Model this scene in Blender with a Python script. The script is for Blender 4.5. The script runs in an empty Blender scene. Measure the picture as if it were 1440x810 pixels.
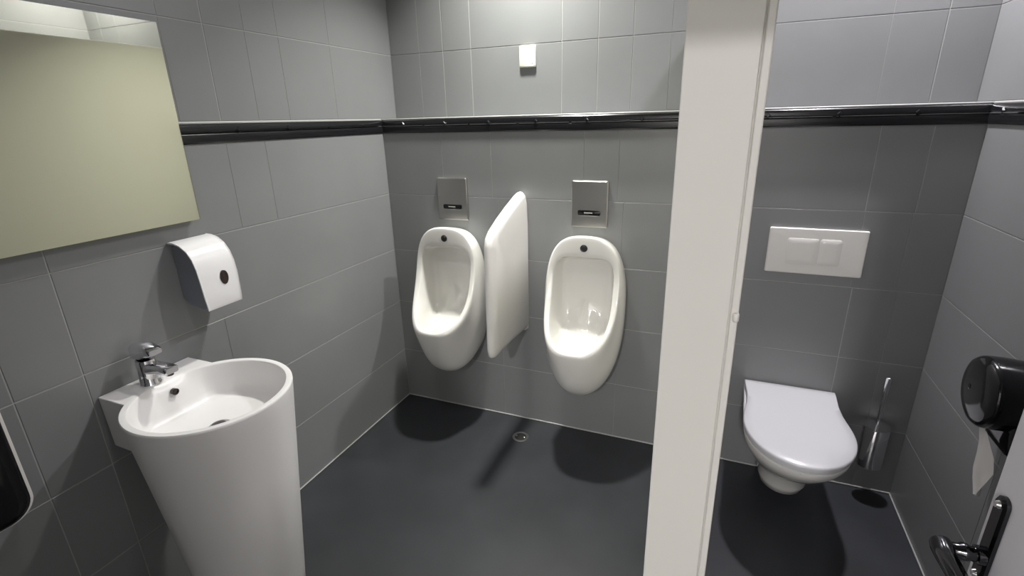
import bpy, bmesh, math, random
from mathutils import Vector, Matrix
random.seed(7)
S = bpy.context.scene
COL = S.collection

# ------------------------------------------------------------------ camera
R = ((0.9251997, -0.0998028, 0.3661214), (0.3787056, 0.3044554, -0.8740074), (-0.0242393, 0.9472836, 0.3194779))
cd = bpy.data.cameras.new('camera'); cam = bpy.data.objects.new('camera', cd); COL.objects.link(cam)
m = Matrix(R).to_4x4(); m.translation = Vector((1.6171662, -2.2149266, 1.5563904)); cam.matrix_world = m
cd.sensor_fit = 'HORIZONTAL'; cd.sensor_width = 36.0; cd.lens = 703.617 / 1440 * 36.0; cd.clip_start = 0.01
S.camera = cam
# ------------------------------------------------------------------ world, exposure
w = bpy.data.worlds.new('world'); S.world = w; w.use_nodes = True
w.node_tree.nodes['Background'].inputs[0].default_value = (0.9, 0.95, 1, 1)
w.node_tree.nodes['Background'].inputs[1].default_value = 0.0
S.view_settings.view_transform = 'Standard'; S.view_settings.look = 'None'
S.view_settings.gamma = 1; S.view_settings.use_curve_mapping = False
S.view_settings.exposure = 0.01
CEIL = 2.72
# (x, y, power, colour, radius, beam spread in degrees): the recessed ceiling lamps
LAMPS = [
    (0.76, -0.15, 20.5, (1.0, 1.0, 0.92), 0.06, 103),
    (2.02, -0.055, 28.0, (0.99, 0.965, 1.0), 0.05, 150),
    (0.58, -1.42, 4.4, (1.0, 0.98, 0.97), 0.05, 150),
    (1.60, -4.70, 122.0, (1.0, 0.985, 0.985), 0.12, 180),      # in the lit hall behind the open door
]

# ------------------------------------------------------------------ helpers
def mat(name, col, rough=0.5, metal=0.0, spec=0.5, bump=0.0, bscale=40, var=0.0, vscale=3, coat=0.0, sss=0):
    m = bpy.data.materials.new(name); m.use_nodes = True
    nt = m.node_tree; b = nt.nodes['Principled BSDF']
    b.inputs['Base Color'].default_value = (*col, 1); b.inputs['Roughness'].default_value = rough
    b.inputs['Metallic'].default_value = metal; b.inputs['Specular IOR Level'].default_value = spec
    b.inputs['Coat Weight'].default_value = coat; b.inputs['Coat Roughness'].default_value = 0.05
    tc = nt.nodes.new('ShaderNodeTexCoord')
    if var:
        n = nt.nodes.new('ShaderNodeTexNoise'); n.inputs['Scale'].default_value = vscale; n.inputs['Detail'].default_value = 5
        r = nt.nodes.new('ShaderNodeValToRGB')
        r.color_ramp.elements[0].position = 0.3; r.color_ramp.elements[1].position = 0.7
        r.color_ramp.elements[0].color = (*[c * (1 - var) for c in col], 1)
        r.color_ramp.elements[1].color = (*[min(1, c * (1 + var)) for c in col], 1)
        nt.links.new(tc.outputs['Object'], n.inputs['Vector']); nt.links.new(n.outputs['Fac'], r.inputs['Fac'])
        nt.links.new(r.outputs['Color'], b.inputs['Base Color'])
    if bump:
        n2 = nt.nodes.new('ShaderNodeTexNoise'); n2.inputs['Scale'].default_value = bscale; n2.inputs['Detail'].default_value = 3
        bp = nt.nodes.new('ShaderNodeBump'); bp.inputs['Strength'].default_value = bump; bp.inputs['Distance'].default_value = 0.002
        nt.links.new(tc.outputs['Object'], n2.inputs['Vector']); nt.links.new(n2.outputs['Fac'], bp.inputs['Height'])
        nt.links.new(bp.outputs['Normal'], b.inputs['Normal'])
    return m

M = dict(
    tile=mat('grey_tile', (0.218, 0.222, 0.226), 0.32, spec=0.45, bump=0.05, bscale=25, var=0.05, vscale=2.5),
    grout=mat('grout', (0.37, 0.37, 0.36), 0.8),
    fine=mat('fine_joint', (0.25, 0.25, 0.248), 0.6),
    black=mat('black_glazed_tile', (0.010, 0.010, 0.012), 0.22, spec=0.5),
    cap=mat('pale_joint_strip', (0.40, 0.40, 0.39), 0.4),
    floor=mat('anthracite_floor', (0.034, 0.036, 0.041), 0.40, spec=0.4, bump=0.06, bscale=60, var=0.16, vscale=4),
    ceil=mat('white_ceiling_paint', (0.75, 0.74, 0.71), 0.8),
    panel=mat('cream_white_panel', (0.68, 0.66, 0.62), 0.42, spec=0.4),
    panel_side=mat('cream_laminate', (0.66, 0.63, 0.50), 0.5, spec=0.3),
    ceramic=mat('white_ceramic', (0.74, 0.725, 0.69), 0.12, spec=0.5, coat=0.3),
    stone=mat('white_mineral_cast', (0.80, 0.785, 0.785), 0.32, spec=0.4),
    plastic=mat('white_plastic', (0.80, 0.79, 0.80), 0.25, spec=0.5),
    duro=mat('toilet_seat_plastic', (0.56, 0.555, 0.575), 0.28, spec=0.5),
    ivory=mat('ivory_plastic', (0.70, 0.70, 0.60), 0.4),
    greyp=mat('grey_plastic', (0.17, 0.18, 0.21), 0.35),
    brown=mat('smoked_window', (0.03, 0.018, 0.015), 0.12),
    chrome=mat('chrome', (0.78, 0.78, 0.80), 0.08, metal=1),
    steel=mat('brushed_steel', (0.46, 0.45, 0.43), 0.30, metal=1),
    darkm=mat('dark_grille', (0.05, 0.05, 0.05), 0.4, metal=0.5),
    fillet=mat('grey_fillet', (0.16, 0.16, 0.165), 0.25),
    chrome_darkrefl=mat('chrome_dark_reflection', (0.07, 0.07, 0.075), 0.10, metal=1),  # chrome; reflection of the dark room is put into its base colour
    gloss=mat('black_gloss_plastic', (0.006, 0.006, 0.007), 0.10, spec=0.5),
    mirror=mat('mirror_glass', (0.63, 0.64, 0.53), 0.02, metal=1),
    medge=mat('mirror_edge', (0.45, 0.52, 0.48), 0.2),
    paper=mat('tissue_paper', (0.82, 0.81, 0.79), 0.9, bump=0.3, bscale=30),
    door=mat('door_paint', (0.66, 0.65, 0.69), 0.4),
    sat=mat('satin_white_plate', (0.72, 0.70, 0.67), 0.30, spec=0.5),
)

def new(name, bm, mats, parent=None, smooth=True, sub=0, angle=40, bevel=0.0, seg=3):
    """link bm (world coordinates) as ONE mesh object, optionally as a child"""
    if not isinstance(mats, (list, tuple)): mats = [mats]
    off = Vector((0, 0, 0)); p = parent
    while p is not None: off += p.location; p = p.parent
    bmesh.ops.translate(bm, verts=bm.verts, vec=-off)
    bmesh.ops.recalc_face_normals(bm, faces=bm.faces)
    me = bpy.data.meshes.new(name); bm.to_mesh(me); bm.free()
    for mm in mats: me.materials.append(mm)
    o = bpy.data.objects.new(name, me); COL.objects.link(o)
    if parent: o.parent = parent
    if bevel:
        b = o.modifiers.new('bevel', 'BEVEL'); b.width = bevel; b.segments = seg; b.limit_method = 'ANGLE'; b.angle_limit = math.radians(35)
    if sub:
        s = o.modifiers.new('subdivision', 'SUBSURF'); s.levels = sub; s.render_levels = sub
    if smooth:
        me.shade_smooth()
        if not sub: me.set_sharp_from_angle(angle=math.radians(angle))
    return o

def thing(name, label, cat, loc, group=None):
    o = bpy.data.objects.new(name, None); o.empty_display_size = 0.05; COL.objects.link(o)
    o.location = loc; o['label'] = label; o['category'] = cat
    if group: o['group'] = group
    return o

def tag(o, label, cat, group=None):
    o['label'] = label; o['category'] = cat
    if group: o['group'] = group
    return o

def struct(o): o['kind'] = 'structure'; return o

def rebase(o, loc):
    """put a single-mesh thing's origin at its own base"""
    loc = Vector(loc); o.data.transform(Matrix.Translation(-loc)); o.location = loc; return o

def box(bm, x0, x1, y0, y1, z0, z1, mi=0):
    v = [bm.verts.new(p) for p in ((x0,y0,z0),(x1,y0,z0),(x1,y1,z0),(x0,y1,z0),(x0,y0,z1),(x1,y0,z1),(x1,y1,z1),(x0,y1,z1))]
    for f in ((0,3,2,1),(4,5,6,7),(0,1,5,4),(1,2,6,5),(2,3,7,6),(3,0,4,7)):
        q = bm.faces.new([v[i] for i in f]); q.material_index = mi
    return v

def loft(bm, rings, cap0=True, cap1=True, closed=True, mi=0):
    vs = [[bm.verts.new(p) for p in r] for r in rings]; n = len(vs[0])
    for a, b in zip(vs, vs[1:]):
        for i in range(n if closed else n - 1):
            j = (i + 1) % n
            f = bm.faces.new((a[i], a[j], b[j], b[i])); f.material_index = mi
    if cap0: bm.faces.new(vs[0][::-1]).material_index = mi
    if cap1: bm.faces.new(vs[-1]).material_index = mi
    return vs

def circ(c, r, axis='z', n=32, r2=None):
    r2 = r if r2 is None else r2; out = []
    for i in range(n):
        a = 2 * math.pi * i / n; u, v = r * math.cos(a), r2 * math.sin(a)
        out.append({'z': (c[0]+u, c[1]+v, c[2]), 'y': (c[0]+u, c[1], c[2]+v), 'x': (c[0], c[1]+u, c[2]+v)}[axis])
    return out

def lathe(bm, c, prof, axis='z', n=40, mi=0, cap0=True, cap1=True):
    rs = []
    for r, h in prof:
        cc = list(c); cc['xyz'.index(axis)] += h; rs.append(circ(cc, max(r, 1e-4), axis, n))
    return loft(bm, rs, cap0, cap1, mi=mi)

def tube(bm, pts, r, n=16, mi=0, flat=1.0):
    """sweep along a polyline; r a number or a list; flat squashes the section"""
    pts = [Vector(p) for p in pts]; rs = r if isinstance(r, (list, tuple)) else [r] * len(pts)
    rings = []
    for i, p in enumerate(pts):
        t = (pts[min(i+1, len(pts)-1)] - pts[max(i-1, 0)]).normalized()
        up = Vector((0,0,1)) if abs(t.z) < 0.9 else Vector((0,1,0))
        a = t.cross(up).normalized(); b = a.cross(t)
        rings.append([p + a * rs[i] * math.cos(k*2*math.pi/n) + b * rs[i] * flat * math.sin(k*2*math.pi/n) for k in range(n)])
    return loft(bm, rings, mi=mi)

def rrect(w, h, r, n=6):
    """rounded rectangle outline centred on 0, counter-clockwise (u, v)"""
    out = []
    for cx, cy, a0 in ((w/2-r, h/2-r, 0), (-w/2+r, h/2-r, 90), (-w/2+r, -h/2+r, 180), (w/2-r, -h/2+r, 270)):
        for k in range(n + 1):
            a = math.radians(a0 + 90 * k / n); out.append((cx + r*math.cos(a), cy + r*math.sin(a)))
    return out

# ------------------------------------------------------------------ room shell
def tiled(bm, axis, d, sgn, u0, u1, v0, v1, rows, joints, gap=0.0026):
    """tile slabs standing 1.5 mm proud of plane axis=d towards sgn; rows = joint heights, joints(row) = [(u, strong)]"""
    th, bw = 0.0015, 0.0012
    P = (lambda u, v, t: (d + sgn*t, u, v)) if axis == 'x' else (lambda u, v, t: (u, d + sgn*t, v))
    q = bm.faces.new([bm.verts.new(P(*p, 0)) for p in ((u0,v0),(u1,v0),(u1,v1),(u0,v1))]); q.material_index = 1
    vs = [v0] + [r for r in rows if v0 + .01 < r < v1 - .01] + [v1]
    for k in range(len(vs) - 1):
        a, b = vs[k], vs[k+1]; mid = (a + b) / 2
        js = sorted((u, s) for u, s in joints(mid) if u0 + .01 < u < u1 - .01)
        us = [(u0, 1)] + js + [(u1, 1)]
        for (ua, sa), (ub, sb) in zip(us, us[1:]):
            ga = gap/2 if sa else 0.0003; gb = gap/2 if sb else 0.0003
            x0, x1, y0, y1 = ua + ga, ub - gb, a + gap/2, b - gap/2
            o = [bm.verts.new(P(*p, 0.0001)) for p in ((x0,y0),(x1,y0),(x1,y1),(x0,y1))]
            i = [bm.verts.new(P(*p, th)) for p in ((x0+bw,y0+bw),(x1-bw,y0+bw),(x1-bw,y1-bw),(x0+bw,y1-bw))]
            bm.faces.new(i).material_index = 0
            for e in range(4):
                f = bm.faces.new((o[e], o[(e+1)%4], i[(e+1)%4], i[e]))
                f.material_index = 0 if (e % 2 == 0 or (sb if e == 1 else sa)) else 2

XR = 2.417; YF = -2.36; LEDGE = 1.574; BB = 1.503; STEP = 0.13
ROWS_LOW = [0.3, 0.6, 0.9, 1.2]; ROWS_UP = [1.876, 2.178, 2.48]
TM = [M['tile'], M['grout'], M['fine']]
def jl(z):
    base = [(-2.11,1), (-1.67,1), (-1.512,1)]
    if 0.6 < z < 0.9: return base + [(-1.06,0)]
    if 0.9 < z < 1.2: return base
    if z < 0.6: return base
    if z < 1.5: return base + [(-.912,0), (-.745,0)]
    return base + [(-1.06,0), (-.912,1), (-.752,0), (-.60,0), (-.32,0)]
def jb(z):
    if z < 0.9: return [(2.132,1), (2.278,0), (1.23,0), (0.63,0)]
    if z < 1.2: return [(2.125,0), (2.272,0), (1.23,0), (0.63,0)]
    if z < 1.5: return [(.336,0), (.60,0), (1.049,0), (1.203,0), (2.123,1), (2.276,1)]
    return [(.17,0), (.304,1), (.455,1), (.904,1), (1.067,1), (1.216,1), (1.37,0), (2.119,0), (2.279,1)]
def jr(z): return [(-.62,1), (-1.22,1), (-1.82,1)]
def jf(z): return [(.3,1), (.9,1), (1.5,1), (2.1,1)]

bm = bmesh.new()
box(bm, -.12, -.001, YF-.12, STEP+.12, 0, CEIL)
tiled(bm, 'x', 0, 1, YF, 0, 0, BB, ROWS_LOW, jl)
tiled(bm, 'x', 0, 1, YF, STEP, LEDGE, CEIL, ROWS_UP, jl)
struct(new('wall_left', bm, TM, smooth=False))
bm = bmesh.new()
box(bm, XR+.001, XR+.12, YF-.12, STEP+.12, 0, CEIL)
tiled(bm, 'x', XR, -1, YF, 0, 0, BB, ROWS_LOW, jr)
tiled(bm, 'x', XR, -1, YF, STEP, LEDGE, CEIL, ROWS_UP, jr)
struct(new('wall_right', bm, TM, smooth=False))
bm = bmesh.new()
box(bm, 0.0005, XR-.0005, .001, STEP+.1, 0, LEDGE-.001)
box(bm, 0.0005, XR-.0005, STEP+.001, STEP+.12, LEDGE-.0005, CEIL)
tiled(bm, 'y', 0, -1, 0, XR, 0, BB, ROWS_LOW, jb)
tiled(bm, 'y', STEP, -1, 0, XR, LEDGE, CEIL, ROWS_UP, jb)
for a, b in ((0.002, .304), (.304, .904), (.904, 1.5), (1.5, 2.119), (2.119, XR-.002)):
    box(bm, a+.001, b-.001, 0.002, STEP-.002, LEDGE-.001, LEDGE)
struct(new('wall_back', bm, TM, smooth=False))
# front wall with the open doorway, and the lit hall outside it
DX0, DX1, DZ = 0.98, 2.06, 2.06
bm = bmesh.new()
for a in ((-.12, DX0-.001, YF-.12, YF-.001, 0, CEIL), (DX1+.001, XR+.12, YF-.12, YF-.001, 0, CEIL), (DX0-.001, DX1+.001, YF-.12, YF-.001, DZ+.001, CEIL)): box(bm, *a)
tiled(bm, 'y', YF, 1, 0, DX0, 0, CEIL, ROWS_LOW + [1.503] + ROWS_UP, jf)
tiled(bm, 'y', YF, 1, DX1, XR, 0, CEIL, ROWS_LOW + [1.503] + ROWS_UP, jf)
tiled(bm, 'y', YF, 1, DX0, DX1, DZ, CEIL, ROWS_UP, jf)
struct(new('wall_front', bm, TM, smooth=False))
bm = bmesh.new()
for a in ((DX0, DX0+.03, YF-.13, YF+.012, 0, DZ), (DX1-.03, DX1, YF-.13, YF+.012, 0, DZ), (DX0+.03, DX1-.03, YF-.13, YF+.012, DZ-.03, DZ)): box(bm, *a)
struct(new('trim_5', bm, M['panel'], bevel=.003))
HX0, HX1, HY0 = .1, 3.0, -5.4
for nm, a in (('wall_hall_back', (HX0-.1, HX1+.1, HY0-.1, HY0, 0, CEIL)), ('wall_hall_left', (HX0-.1, HX0, HY0, YF-.12, 0, CEIL)), ('wall_hall_right', (HX1, HX1+.1, HY0, YF-.12, 0, CEIL))):
    bm = bmesh.new(); box(bm, *a); struct(new(nm, bm, M['ceil'], smooth=False))
bm = bmesh.new(); box(bm, -.12, XR+.12, YF-.12, STEP+.12, -.1, 0); box(bm, HX0-.1, HX1+.1, HY0-.1, YF-.12, -.1, 0)
struct(new('floor', bm, M['floor'], smooth=False))
bm = bmesh.new(); box(bm, -.12, XR+.12, YF-.12, STEP+.12, CEIL, CEIL+.1); box(bm, HX0-.1, HX1+.1, HY0-.1, YF-.12, CEIL, CEIL+.1)
struct(new('ceiling', bm, M['ceil'], smooth=False))

# black relief border: two half-round courses, pale cap joint, a thin bright line and little lozenges
def border(name, axis, d, sgn, u0, u1, knobs, ticks):
    bm = bmesh.new()
    P = (lambda u, t, v: (d + sgn*t, u, v)) if axis == 'x' else (lambda u, t, v: (u, d + sgn*t, v))
    prof = [(-.004, BB), (.004, BB+.001), (.0075, BB+.006), (.0085, BB+.018), (.0075, BB+.029), (.0045, BB+.0335),
            (.0048, BB+.037), (.0078, BB+.041), (.0080, BB+.052), (.006, BB+.060), (.003, BB+.0635), (-.004, BB+.064)]
    loft(bm, [[P(u, t, v) for t, v in prof] for u in (u0, u1)], mi=0)
    cap = [(-.004, BB+.0642), (.0035, BB+.0642), (.004, BB+.068), (.002, LEDGE), (-.004, LEDGE)]
    loft(bm, [[P(u, t, v) for t, v in cap] for u in (u0, u1)], mi=1)
    us = [u0] + [t for t in ticks if u0 < t < u1] + [u1]
    for a, b in zip(us, us[1:]):                         # raised fillet between the two courses, broken at the tile joints
        fil = [(.004, BB+.0342), (.0082, BB+.0346), (.0082, BB+.0362), (.004, BB+.0366)]
        loft(bm, [[P(u, t, v) for t, v in fil] for u in (a+.006, b-.006)], mi=2)
    for k in knobs:                                      # lozenge relief
        s = 0.011
        o = [bm.verts.new(P(k+a*s, .007, BB+.043+b*s)) for a, b in ((1,0),(0,1),(-1,0),(0,-1))]
        i = [bm.verts.new(P(k+a*s*.55, .0125, BB+.043+b*s*.55)) for a, b in ((1,0),(0,1),(-1,0),(0,-1))]
        bm.faces.new(i)
        for e in range(4): bm.faces.new((o[e], o[(e+1)%4], i[(e+1)%4], i[e]))
    return struct(new(name, bm, [M['black'], M['cap'], M['fillet']], smooth=True, angle=25))
border('trim_1', 'y', 0, -1, 0.001, XR-.001, [.13+.232*k for k in range(10)], [.2464*k for k in range(1, 10)])
border('trim_2', 'x', 0, 1, YF+.001, -.010, [-.16-.232*k for k in range(9)], [-.05-.232*k for k in range(10)])
border('trim_3', 'x', XR, -1, YF+.001, -.010, [-.10-.232*k for k in range(9)], [-.2-.232*k for k in range(9)])
# pale sealing strip where wall meets floor
for nm, b in (('baseboard_back', (0.001, XR-.001, -.0075, -.0016, 0.0005, .008)), ('baseboard_left', (.0016, .0075, YF, -.008, 0.0005, .008)), ('baseboard_right', (XR-.0075, XR-.0016, YF, -.008, 0.0005, .008))):
    bm = bmesh.new(); box(bm, *b); struct(new(nm, bm, M['cap'], bevel=.003))

# ------------------------------------------------------------------ cubicle partition
PX0, PX1, PY, PH = 1.541, 1.653, -1.30, 2.0
bm = bmesh.new()
def prismx(bm, outline, x0, x1, mi=0):
    loft(bm, [[(x, y, z) for y, z in outline] for x in (x0, x1)], mi=mi)
L = [(PY, .001), (-.013, .001), (-.013, LEDGE+.003), (STEP-.004, LEDGE+.003), (STEP-.004, PH), (PY, PH)]
prismx(bm, L, PX0, PX1)
bm.faces.ensure_lookup_table()
struct(new('wall_partition', bm, [M['panel']], smooth=False, bevel=.002))
bm = bmesh.new()
box(bm, PX1+.0025, PX1+.016, PY+.001, PY+.045, .001, PH)
box(bm, PX1-.001, PX1+.004, PY+.006, PY+.040, .001, PH)
struct(new('trim_4', bm, M['panel'], bevel=.003))
bm = bmesh.new()
lathe(bm, (PX1+.012, PY-.003, 1.205), [(.004, 0), (.0055, .002), (.0055, .014), (.004, .016)], n=16)
tag(rebase(new('hinge_pin', bm, M['panel']), (PX1+.012, PY-.003, 1.205)), 'small pale hinge pin on the right edge of the white partition', 'hinge')

# ------------------------------------------------------------------ ceiling lamps
for k, (x, y, pw, col, r, spread) in enumerate(LAMPS):
    t = thing('recessed_downlight', ['recessed round downlight in ceiling above the urinals', 'recessed round downlight in ceiling above the toilet',
              'recessed round downlight in ceiling beside the mirror', 'recessed round downlight in the hall ceiling outside the open door'][k], 'ceiling light', (x, y, CEIL), 'recessed ceiling downlights')
    bm = bmesh.new(); lathe(bm, (x, y, CEIL), [(r+.004, -.001), (r+.02, -.001), (r+.022, -.004), (r+.018, -.008), (r+.004, -.008)], cap0=False, cap1=False)
    new('ring', bm, M['steel'], t)
    em = bpy.data.materials.new('lamp_glass'); em.use_nodes = True
    b = em.node_tree.nodes['Principled BSDF']; b.inputs['Emission Color'].default_value = (*col, 1); b.inputs['Emission Strength'].default_value = min(pw, 30) / 1.1
    bm = bmesh.new(); lathe(bm, (x, y, CEIL), [(r+.005, -.001), (r+.005, -.0035), (r*.6, -.005), (.001, -.005)])
    new('diffuser', bm, em, t)
    ld = bpy.data.lights.new('lamp', 'AREA'); ld.shape = 'DISK'; ld.size = 2*r; ld.energy = pw; ld.color = col; ld.spread = math.radians(spread)
    lo = bpy.data.objects.new('lamp', ld); COL.objects.link(lo); lo.location = (0, 0, -.010); lo.parent = t

# ------------------------------------------------------------------ washbasin on cone pedestal
CX, CY, RZ, RR = .292, -1.358, .82, .222
t = thing('pedestal_washbasin', 'white cone shaped pedestal washbasin standing against the left wall', 'washbasin', (CX, CY, 0))
bm = bmesh.new(); N = 96
def rc(r, z, cl=None):
    out = []
    for i in range(N):
        a = 2*math.pi*i/N; x, y = r*math.cos(a), r*math.sin(a)
        if cl is not None and x < -cl: x = -cl
        out.append((CX+x, CY+y, z))
    return out
BR = .142
def ro(z): return BR + (RR-BR)*(z/RZ)
rings = [rc(BR-.004, .0005), rc(BR, .004)] + [rc(ro(z), z) for z in (.1,.25,.4,.55,.7,.78,.812)] + \
        [rc(RR-.001, .8175), rc(RR-.003, .82), rc(RR-.0175, .82), rc(RR-.019, .8192), rc(RR-.0205, .815, .192), rc(RR-.025, .78, .174),
         rc(RR-.031, .738, .164), rc(RR-.037, .722, .158), rc(RR-.047, .715, .150), rc(RR-.070, .711, .140), rc(RR-.10, .708), rc(.05, .704), rc(.026, .702)]
loft(bm, rings)
basin = new('basin', bm, M['stone'], t, angle=50)
bm = bmesh.new()
y0, y1 = -1.497, -1.219
def arc(r, n=24):
    a0 = math.pi - math.asin((y1-CY)/r) ; a1 = math.pi + math.asin((CY-y0)/r)
    return [(CX+r*math.cos(a0+(a1-a0)*k/n), CY+r*math.sin(a0+(a1-a0)*k/n)) for k in range(n+1)]
top = [(.0025, y0)] + [(.0025, y1)] + arc(.2095)
bot = [(.0025, y0+.004)] + [(.0025, y1-.004)] + arc(.192)
loft(bm, [[(x, y, .652) for x, y in bot], [(x, y, .8198) for x, y in top]])
new('tap_ledge', bm, M['stone'], t, bevel=.003)
bm = bmesh.new(); lathe(bm, (CX-.172, CY, .787), [(.010, -.004), (.0105, .0085), (.007, .0095), (.006, .006)], axis='x', n=20); new('overflow_hole', bm, M['brown'], t)
bm = bmesh.new(); DX, DY = CX, CY
lathe(bm, (DX, DY, .7015), [(.034, 0), (.034, .003), (.031, .005), (.026, .005), (.026, .002)], cap1=False); new('drain_ring', bm, M['chrome'], t)
bm = bmesh.new(); lathe(bm, (DX, DY, .7035), [(.022, 0), (.022, .004), (.018, .007), (.002, .008)]); new('drain_plug', bm, M['darkm'], t)

# tap
TX, TY, TZ = .066, -1.383, .8205
t = thing('basin_mixer_tap', 'chrome single lever mixer tap on the washbasin ledge', 'tap', (TX, TY, TZ))
bm = bmesh.new()
lathe(bm, (TX, TY, TZ), [(.031, 0), (.031, .004), (.028, .008), (.0265, .03), (.0265, .074), (.0255, .080)], n=32)
new('body', bm, M['chrome'], t)
def barx(bm, secs):
    """rounded-rectangle sections along x: (x, zc, width, height)"""
    loft(bm, [[(x, TY+u, zc+v) for u, v in rrect(wd, h, min(wd, h)*.32, 4)] for x, zc, wd, h in secs])
bm = bmesh.new(); barx(bm, [(TX-.004, TZ+.050, .042, .038), (TX+.03, TZ+.056, .042, .034), (TX+.08, TZ+.062, .042, .027), (TX+.112, TZ+.062, .041, .022), (TX+.116, TZ+.062, .036, .017)])
sp = new('spout', bm, M['chrome'], t)
bm = bmesh.new(); lathe(bm, (TX+.100, TY, TZ+.044), [(.0085, 0), (.0105, .001), (.0105, .010)], n=20); new('aerator', bm, M['darkm'], sp)
bm = bmesh.new(); barx(bm, [(TX-.030, TZ+.104, .036, .034), (TX-.025, TZ+.105, .048, .050), (TX+.005, TZ+.108, .048, .052), (TX+.026, TZ+.113, .047, .042), (TX+.056, TZ+.112, .043, .022), (TX+.061, TZ+.112, .037, .015)])
new('lever', bm, M['chrome'], t)

# ------------------------------------------------------------------ soap dispenser
t = thing('soap_dispenser', 'white curved soap dispenser with oval sight window on wall above washbasin', 'soap dispenser', (0.002, -1.125, .985))
Y0, Y1 = -1.197, -1.060
prof = [(.004, 1.204), (.030, 1.203), (.056, 1.196), (.079, 1.181), (.096, 1.158), (.106, 1.128), (.111, 1.090), (.1135, 1.04), (.1145, .998), (.1125, .990)]
th = .006
bm = bmesh.new()
def prow(s, y):  # cover section at inset s
    out = []
    for i, (x, z) in enumerate(prof):
        a = prof[max(0, i-1)]; b = prof[min(len(prof)-1, i+1)]
        tx, tz = b[0]-a[0], b[1]-a[1]; l = math.hypot(tx, tz); nx, nz = tz/l, -tx/l
        out.append((max(.003, x + nx*s), y, z + nz*s))
    return out
def ysec(i, y):  # narrow the cover towards the foot
    z = prof[i][1]; k = max(0, (1.05 - z))*.10; mid = (Y0+Y1)/2
    return y + (mid-y)/abs(mid-y)*k if abs(mid-y) > 1e-6 else y
secs = []
for y, s in ((Y0, -.004), (Y0+.002, -.0015), (Y0+.008, 0), (Y0+.030, .0020), ((Y0+Y1)/2+.0001, .0035), (Y1-.030, .0020), (Y1-.010, -.0005), (Y1-.003, -.003), (Y1, -.0055)):
    outer = prow(s, y); inner = prow(min(-th, s-.003)-.001, y)
    ring = [(p[0], ysec(i, p[1]), p[2]) for i, p in enumerate(outer)] + [(p[0], ysec(i, p[1]), p[2]) for i, p in reversed(list(enumerate(inner)))]
    secs.append(ring)
loft(bm, secs)
new('cover', bm, M['plastic'], t, angle=60)
bm = bmesh.new()
body = [(.002, 1.196), (.028, 1.195), (.053, 1.187), (.075, 1.171), (.089, 1.150), (.099, 1.12), (.104, 1.08), (.105, .994), (.09, .987), (.03, .998), (.002, 1.02)]
loft(bm, [[(x, y, z) for x, z in body] for y in (Y0+.012, Y1-.012)])
new('housing', bm, M['greyp'], t, bevel=.003)
bm = bmesh.new()
oc = (.1165, -1.112, 1.083)
loft(bm, [[(oc[0]-.004+dx, oc[1]+.0145*k*math.cos(a), oc[2]+.0235*k*math.sin(a)) for a in [i*2*math.pi/32 for i in range(32)]] for dx, k in ((0, 1), (.0085, 1), (.0095, .9), (.0080, .55), (.0075, .1))])
new('sight_window', bm, M['brown'], t)
bm = bmesh.new(); box(bm, .1075, .1118, -1.118, -1.082, 1.122, 1.127); new('embossed_mark', bm, M['cap'], t, bevel=.001)

# ------------------------------------------------------------------ mirror
MX0, MX1, MY1, MZ0, MZ1 = .002, .030, -1.086, 1.268, 1.853
MY0 = -2.02
t = thing('wall_mirror', 'large frameless rectangular mirror on the left wall above washbasin', 'mirror', (0.002, (MY0+MY1)/2, MZ0))
bm = bmesh.new(); box(bm, .0095, MX1-.005, MY0+.02, MY1-.006, MZ0+.008, MZ1-.008); new('backing', bm, M['greyp'], t)
bm = bmesh.new(); box(bm, MX1-.005, MX1, MY0, MY1, MZ0, MZ1)
bm.faces.ensure_lookup_table()
for f in bm.faces:
    f.material_index = 0 if f.calc_center_median().x > MX1-.0005 else 1
new('glass', bm, [M['mirror'], M['medge']], t, smooth=False)

# ------------------------------------------------------------------ black wall unit at the left edge of the frame
t = thing('waste_bin', 'glossy black rounded bin mounted on the wall left of washbasin', 'bin', (0.002, -1.86, .60))
bm = bmesh.new()
yc, zc, wv, hv = -1.900, .872, .34, .46
loft(bm, [[(x, yc+u*1, zc+v) for u, v in rrect(wv-2*e, hv-2*e, .055-e*.5, 8)] for x, e in ((.009, .004), (.020, 0), (.085, .002), (.103, .008), (.112, .020), (.115, .045))])
new('body', bm, M['gloss'], t)
bm = bmesh.new()
loft(bm, [[(x, yc+u, zc+v) for u, v in rrect(wv-.02, hv-.02, .050, 8)] for x in (.002, .0105)])
new('back_plate', bm, M['greyp'], t)
bm = bmesh.new()
loft(bm, [[(x, yc+u, zc+v) for u, v in rrect(wv+e, hv+e, .056, 8)] for x, e in ((.080, .001), (.081, .006), (.088, .006), (.089, .001))])
new('rim', bm, M['sat'], t)

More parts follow.
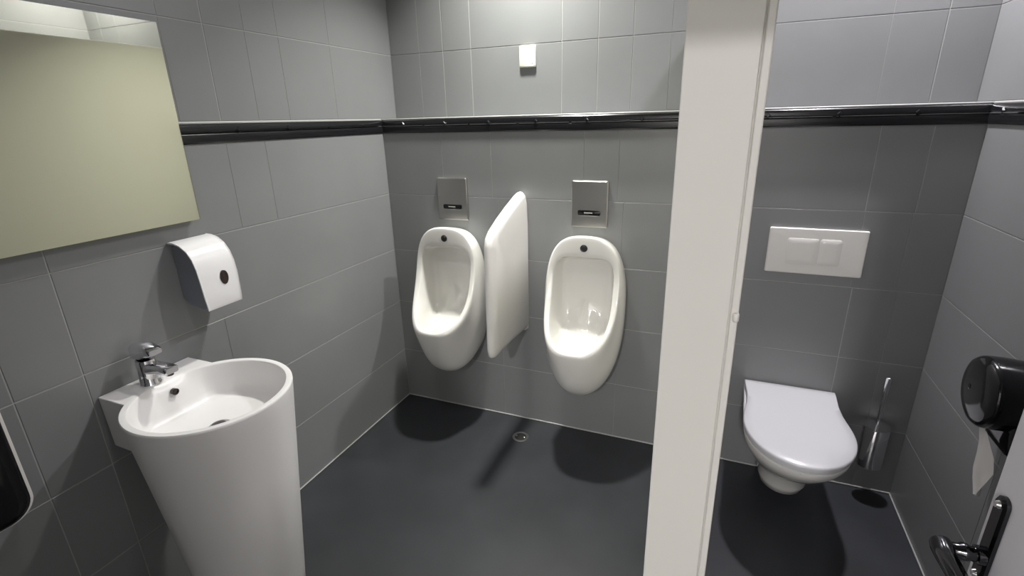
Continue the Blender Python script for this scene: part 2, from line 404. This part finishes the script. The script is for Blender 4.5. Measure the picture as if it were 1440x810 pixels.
# ------------------------------------------------------------------ urinals
def sup(a, n): 
    c, s = math.cos(a), math.sin(a)
    return math.copysign(abs(c)**(2/n), c), math.copysign(abs(s)**(2/n), s)
def uring(xc, hw, zb, zt, yt, yb, p, n=2.8, ntop=None, N=48, taper=0.0):
    out = []
    zc, hz = (zb+zt)/2, (zt-zb)/2
    for i in range(N):
        a = 2*math.pi*i/N
        nn = ntop if (ntop and math.sin(a) > 0) else n
        u, v = sup(a, nn); z = zc + hz*v; s = (zt-z)/(zt-zb)
        out.append((xc + hw*u*(1 + taper*(.5-s)*2), yt + (yb-yt)*max(0, s)**p, z))
    return out
UX = .388
def urinal():
    t = thing('urinal', 'white ceramic urinal nearest the left corner, screen at its right', 'urinal', (UX, 0, .33), 'ceramic urinals on back wall')
    bm = bmesh.new(); x = UX
    rings = [uring(x, .158, .365, 1.030, -.002, -.002, 1), uring(x, .166, .352, 1.040, -.006, -.006, 1), uring(x, .181, .320, 1.050, -.035, -.05, 1, n=2.3, ntop=2.8, taper=.05),
             uring(x, .186, .300, 1.057, -.065, -.115, 1.2, n=2.25, ntop=2.8, taper=.05), uring(x, .186, .310, 1.061, -.085, -.19, 1.6, n=2.25, ntop=2.8, taper=.05), uring(x, .182, .362, 1.064, -.10, -.262, 2.2, n=2.25, ntop=2.8, taper=.05),
             uring(x, .175, .455, 1.064, -.112, -.308, 2.6, n=2.25, ntop=2.8, taper=.05), uring(x, .168, .545, 1.062, -.118, -.330, 2.8),
             uring(x, .165, .566, 1.060, -.121, -.334, 2.9), uring(x, .160, .574, 1.054, -.1225, -.335, 2.9), uring(x, .146, .585, .982, -.126, -.333, 2.75, ntop=4.5),
             uring(x, .141, .588, .974, -.125, -.330, 2.7, ntop=4.8), uring(x, .138, .590, .970, -.121, -.324, 2.65, ntop=5), uring(x, .131, .588, .962, -.092, -.285, 2.5, n=3.2, ntop=6),
             uring(x, .122, .575, .955, -.062, -.215, 3.2, n=3.6, ntop=7), uring(x, .117, .572, .950, -.050, -.190, 4.5, n=3.8, ntop=7), uring(x, .108, .580, .942, -.045, -.165, 6, n=3.8, ntop=7), uring(x, .07, .62, .90, -.044, -.09, 8, n=3.6, ntop=5)]
    loft(bm, rings)
    new('bowl', bm, M['ceramic'], t, sub=1)
    bm = bmesh.new(); lathe(bm, (x, -.1235, 1.012), [(.0135, 0), (.0165, -.001), (.0165, -.004), (.014, -.006), (.011, -.005), (.010, -.007), (.001, -.007)], axis='y', n=24)
    for k in range(3): box(bm, x-.009, x+.009, -.1325, -.1300, 1.005+.006*k, 1.007+.006*k)
    new('sensor_eye', bm, M['darkm'], t)
    return t
def dup(root, delta, label):
    r = root.copy(); COL.objects.link(r); r.location = root.location + Vector(delta); r['label'] = label
    def kids(o, c):
        for ch in [q for q in o.children if q != c]:
            d = ch.copy(); COL.objects.link(d); d.parent = c; kids(ch, d)
    kids(root, r); return r
u1 = urinal()
dup(u1, (1.088-UX, 0, 0), 'white ceramic urinal beside the white partition, right of the screen')

# flush sensor plates
PXC, PZC = .385, 1.187
def sensor():
    t = thing('flush_sensor_plate', 'steel flush sensor plate above the urinal nearest the left corner', 'flush plate', (PXC, -.002, PZC), 'steel sensor plates above urinals')
    bm = bmesh.new()
    loft(bm, [[(PXC+u, y, PZC+v) for u, v in rrect(.166-2*e, .208-2*e, .006, 4)] for y, e in ((-.002, .0), (-.011, .0), (-.0145, .004), (-.0145, .012))])
    pl = new('plate', bm, M['steel'], t, angle=30)
    bm = bmesh.new()
    loft(bm, [[(PXC+u, y, PZC-.038+v) for u, v in rrect(.104-2*e, .022-2*e, .006, 4)] for y, e in ((-.0135, 0), (-.0160, 0), (-.0165, .001))])
    wdw = new('sensor_window', bm, M['gloss'], t)
    bm = bmesh.new(); box(bm, PXC-.022, PXC+.016, -.0172, -.0160, PZC-.0405, PZC-.0355); new('pictogram_strip', bm, M['cap'], wdw)
    bm = bmesh.new(); box(bm, PXC-.05, PXC+.045, -.0162, -.0140, PZC-.0535, PZC-.0505); new('lower_lip', bm, M['steel'], t, bevel=.001)
    return t
s1 = sensor()
dup(s1, (1.080-PXC, 0, 0), 'steel flush sensor plate above the urinal beside the partition')

# ------------------------------------------------------------------ urinal screen
t = thing('urinal_screen', 'white ceramic screen panel projecting from wall between the urinals', 'urinal screen', (.752, 0, .53))
out = [(-.003, .545), (-.003, 1.205), (-.016, 1.228), (-.034, 1.238), (-.054, 1.236), (-.10, 1.225), (-.20, 1.193), (-.30, 1.157), (-.38, 1.122), (-.412, 1.098), (-.424, 1.06),
       (-.428, .95), (-.430, .80), (-.433, .66), (-.434, .60), (-.427, .568), (-.408, .556), (-.37, .556), (-.25, .557), (-.12, .549), (-.04, .543)]
cy_, cz_ = -.215, .88
bm = bmesh.new()
def osc(k, x):
    return [(x, -.003+(y+.003)*k[0], cz_+(z-cz_)*k[1]) for y, z in out]
XS = .757
loft(bm, [osc((.60, .60), XS-.024), osc((.86, .90), XS-.0225), osc((.955, .965), XS-.019), osc((.99, .993), XS-.011), osc((1, 1), XS), osc((.99, .993), XS+.011), osc((.955, .965), XS+.019), osc((.86, .90), XS+.0225), osc((.60, .60), XS+.024)])
new('panel', bm, M['ceramic'], t, angle=80)
bm = bmesh.new()
loft(bm, [[(XS+u, -.034, .575+v) for u, v in rrect(.034, .075, .012, 4)], [(XS+u, -.002, .575+v) for u, v in rrect(.044, .085, .012, 4)]])
new('wall_mount', bm, M['ceramic'], t, bevel=.003)

# ------------------------------------------------------------------ thumb box on the upper wall
t = thing('junction_box', 'small ivory plastic cover box high on the tiled wall above urinals', 'junction box', (.745, STEP-.002, 1.826))
bm = bmesh.new(); xx, zz = .744, 1.826
loft(bm, [[(xx+u, y, zz+v) for u, v in rrect(.080-2*e, .092-2*e, .006, 4)] for y, e in ((STEP-.002, .001), (STEP-.005, 0), (STEP-.0115, .001), (STEP-.014, .004))])
new('cover', bm, M['ivory'], t, angle=35)
bm = bmesh.new(); lathe(bm, (xx+.024, STEP-.0140, zz-.030), [(.003, .001), (.003, -.001), (.001, -.0012)], axis='y', n=12); new('screw', bm, M['cap'], t)

# ------------------------------------------------------------------ toilet
TXC = 1.972
t = thing('wall_hung_toilet', 'white wall hung toilet with closed lid on the right below flush plate', 'toilet', (TXC, 0, .09))
def tring(hw, yb, yf, z, nf=2.0, waist=0.0, zt=0.0, N=64, back=.5, hwb=None):
    """plan outline: straight back edge at yb, widest in the middle, rounded front at yf; zt lowers z towards the front"""
    hwb = hw if hwb is None else hwb; pts = []
    ym = yf + hw*1.30
    h = N//2
    for i in range(h+1):                                  # front curve, from +hw round to -hw
        a = -math.pi*i/h; u, v = sup(a, nf); pts.append((TXC+hw*u, ym + (ym-yf)*v))
    m_ = (N-h)//2
    side = []
    for k in range(1, m_+1):
        s = k/(m_+1); e = s*s*(3-2*s)
        side.append((hw + (hwb-hw)*e - waist*math.sin(math.pi*s)**2, ym + (yb-ym)*s))
    pts += [(TXC-a, b) for a, b in side] + [(TXC-hwb, yb), (TXC+hwb, yb)] + [(TXC+a, b) for a, b in reversed(side)]
    return [(x, y, z + zt*max(0, (yb-y))/(yb-yf)) for x, y in pts]
bm = bmesh.new()
loft(bm, [tring(.060, -.003, -.255, .088), tring(.085, -.003, -.290, .092, zt=.006), tring(.092, -.003, -.310, .115, zt=.02), tring(.098, -.003, -.335, .165, zt=.03, hwb=.105), tring(.122, -.003, -.410, .225, zt=.03, hwb=.125),
          tring(.152, -.003, -.490, .290, zt=.02, hwb=.15), tring(.172, -.003, -.545, .350, zt=.012, hwb=.165), tring(.180, -.003, -.566, .392, hwb=.17), tring(.180, -.003, -.568, .402, hwb=.174), tring(.170, -.01, -.558, .408, hwb=.170)])
new('bowl', bm, M['ceramic'], t, angle=60)
bm = bmesh.new()
loft(bm, [tring(.178, -.020, -.566, .4085, hwb=.172), tring(.182, -.020, -.571, .412, hwb=.174), tring(.182, -.020, -.571, .421, hwb=.174), tring(.179, -.020, -.568, .424, hwb=.172)])
new('seat', bm, M['duro'], t, angle=40)
bm = bmesh.new()
loft(bm, [tring(.182, -.012, -.574, .4255, hwb=.171, waist=.011), tring(.185, -.010, -.580, .428, hwb=.173, waist=.011), tring(.185, -.010, -.580, .438, hwb=.173, waist=.011), tring(.181, -.014, -.575, .443, hwb=.170, waist=.011), tring(.15, -.04, -.54, .4455, hwb=.14, waist=.008), tring(.08, -.12, -.42, .4465, hwb=.075)])
new('lid', bm, M['duro'], t, angle=50)
for sx in (-1, 1):
    bm = bmesh.new(); tube(bm, [(TXC+sx*.075-.022, -.030, .4170), (TXC+sx*.075+.022, -.030, .4170)], .0080); new('hinge', bm, M['chrome'], t)

# flush plate
t = thing('dual_flush_plate', 'pale satin dual flush plate on the wall above the toilet', 'flush plate', (1.983, -.002, 1.035))
FX, FZ = 1.983, 1.035
bm = bmesh.new()
loft(bm, [[(FX+u, y, FZ+v) for u, v in rrect(.336-2*e, .184-2*e, .006, 4)] for y, e in ((-.002, .002), (-.010, 0), (-.0145, .003), (-.0150, .010))])
new('plate', bm, M['sat'], t, angle=30)
def button(nm, x0, x1, slant):
    bm = bmesh.new()
    xm, wd = (x0+x1)/2, x1-x0
    loft(bm, [[(FX+xm+u*(1), y - .006*math.cos(u/wd*2.2)*dome, FZ+.000+v) for u, v in rrect(wd-2*e, .104-2*e, .010, 6)] for y, e, dome in ((-.0135, 0, 0), (-.0160, .0, .08), (-.0166, .0015, .10), (-.0164, .020, .14))])
    new(nm, bm, M['sat'], t, angle=50)
button('large_flush_button', -.100, .0095, 0); button('small_flush_button', .0130, .086, 0)

# ------------------------------------------------------------------ toilet brush
BX, BY = 2.297, -.062
t = thing('toilet_brush', 'chrome toilet brush in wall mounted holder right of the toilet', 'toilet brush', (BX, BY, .165))
bm = bmesh.new(); lathe(bm, (BX, BY, .165), [(.043, 0), (.046, .003), (.046, .178), (.0445, .180), (.0425, .180), (.0425, .16)], cap1=False)
h = new('holder', bm, M['chrome'], t)
bm = bmesh.new(); box(bm, BX-.012, BX+.012, BY+.040, -.0018, .26, .30); new('wall_bracket', bm, M['chrome'], h, bevel=.002)
bm = bmesh.new(); lathe(bm, (BX, BY, .345), [(.046, 0), (.048, .002), (.048, .005), (.020, .009), (.009, .011)]); new('holder_lid', bm, M['chrome'], t)
bm = bmesh.new(); lathe(bm, (BX, BY, .355), [(.0075, 0), (.0075, .13), (.010, .145), (.011, .20), (.010, .212), (.004, .216)], n=20); new('handle', bm, M['chrome'], t)

# ------------------------------------------------------------------ floor drain
t = thing('floor_drain', 'small chrome drain cap in the dark floor below the urinal screen', 'drain', (.787, -.17, 0))
bm = bmesh.new(); lathe(bm, (.787, -.17, .0003), [(.042, 0), (.040, .002), (.034, .0025), (.030, .0012), (.030, .0005)], cap1=False); new('ring', bm, M['steel'], t)
bm = bmesh.new(); lathe(bm, (.787, -.17, .0006), [(.0295, 0), (.0295, .0008), (.010, .003), (.001, .0045)]); new('grate', bm, M['darkm'], t)
for a in range(2):
    bm = bmesh.new(); lathe(bm, (.787+.022*(1 if a else -1), -.172, .0010), [(.006, 0), (.006, .004), (.003, .006)], n=14); new('screw', bm, M['steel'], t)

# ------------------------------------------------------------------ toilet paper dispenser
HY, HZ, HR = -.690, .854, .095
t = thing('paper_dispenser', 'glossy black round toilet paper dispenser on the right wall', 'paper dispenser', (XR-.002, HY, .72))
bm = bmesh.new()
loft(bm, [circ((x, HY, HZ), r, 'x', 64) for x, r in ((XR-.003, HR-.008), (XR-.03, HR-.004), (XR-.075, HR), (XR-.108, HR), (XR-.118, HR-.002), (XR-.127, HR-.009), (XR-.132, HR-.022), (XR-.135, HR-.05), (XR-.136, .004))])
new('drum_cover', bm, M['gloss'], t, angle=50)
bm = bmesh.new()
loft(bm, [[(XR-.038+u*k, -.675+v*k2, z) for u, v in rrect(.066, .20, .020, 5)] for z, k, k2 in ((.85, 1, .8), (.80, 1, 1.0), (.745, .98, 1.08), (.727, .95, 1.06), (.720, .88, 1.0))])
new('outlet_throat', bm, M['gloss'], t)
bm = bmesh.new(); lathe(bm, (XR-.1345, HY+.02, HZ+.0), [(.008, .004), (.008, -.002), (.005, -.0035), (.001, -.0035)], axis='x', n=20); new('lock', bm, M['chrome_darkrefl'], t)
t = thing('toilet_paper', 'white torn toilet paper tail hanging from the black dispenser', 'toilet paper', (XR-.098, -.745, .60))
bm = bmesh.new()
rows_ = [(.7635, -.738, -.692, .0), (.745, -.748, -.692, .002), (.71, -.775, -.690, .004), (.675, -.790, -.694, .003), (.65, -.792, -.715, -.003), (.63, -.790, -.742, -.005), (.61, -.786, -.766, -.005), (.598, -.784, -.776, -.005)]
def sheet(z, a, b, o, k): return [(XR-.098 + o + .006*math.sin(6.3*s+z*30) + k, a+(b-a)*s, z) for s in [i/8 for i in range(9)]]
loft(bm, [sheet(*r, .0004) + sheet(*r, -.0004)[::-1] for r in rows_])
new('paper_sheet', bm, M['paper'], t, angle=60)

# ------------------------------------------------------------------ door at the right edge, swung open into the room
A = Vector((1.997, -1.467, 0)); B = Vector((2.028, -2.340, 0))
d = (B-A).normalized(); nrm = Vector((d.y, -d.x, 0))      # nrm points to the room's left
if nrm.x > 0: nrm = -nrm
bm = bmesh.new()
q = [A, B, B - nrm*.04, A - nrm*.04]
loft(bm, [[(p.x, p.y, z) for p in q] for z in (.006, 2.02)])
dr = struct(new('door_1', bm, M['door'], bevel=.002))
c0 = A + d*.030
F = lambda s, o, z: tuple(c0 + d*s + nrm*o + Vector((0, 0, z)))
bm = bmesh.new()
loft(bm, [[F(u, o, 1.012+v) for u, v in rrect(.024-2*e, .140-2*e, .0119-e, 8)] for o, e in ((.0005, 0), (.005, 0), (.008, .003))])
hp = new('handle_plate', bm, M['chrome_darkrefl'], dr)
bm = bmesh.new()
for z in (1.070, .955): tube(bm, [F(0, .008, z), F(0, .012, z)], [.006, .004], n=14)
new('screw', bm, M['chrome'], hp)
bm = bmesh.new()
tube(bm, [F(0, .006, .985), F(0, .014, .985), F(0, .015, .985), F(0, .020, .985), F(0, .024, .985), F(0, .029, .985), F(0, .033, .985), F(0, .050, .985)], [.013, .013, .010, .010, .0125, .0125, .010, .010], n=20)
tube(bm, [F(-.012, .048, .985), F(-.009, .049, .985), F(.002, .050, .985), F(.015, .051, .984), F(.05, .048, .980), F(.10, .043, .974), F(.125, .040, .972)], [.008, .0125, .014, .0125, .0115, .011, .008], n=20)
new('door_handle', bm, M['chrome_darkrefl'], dr)
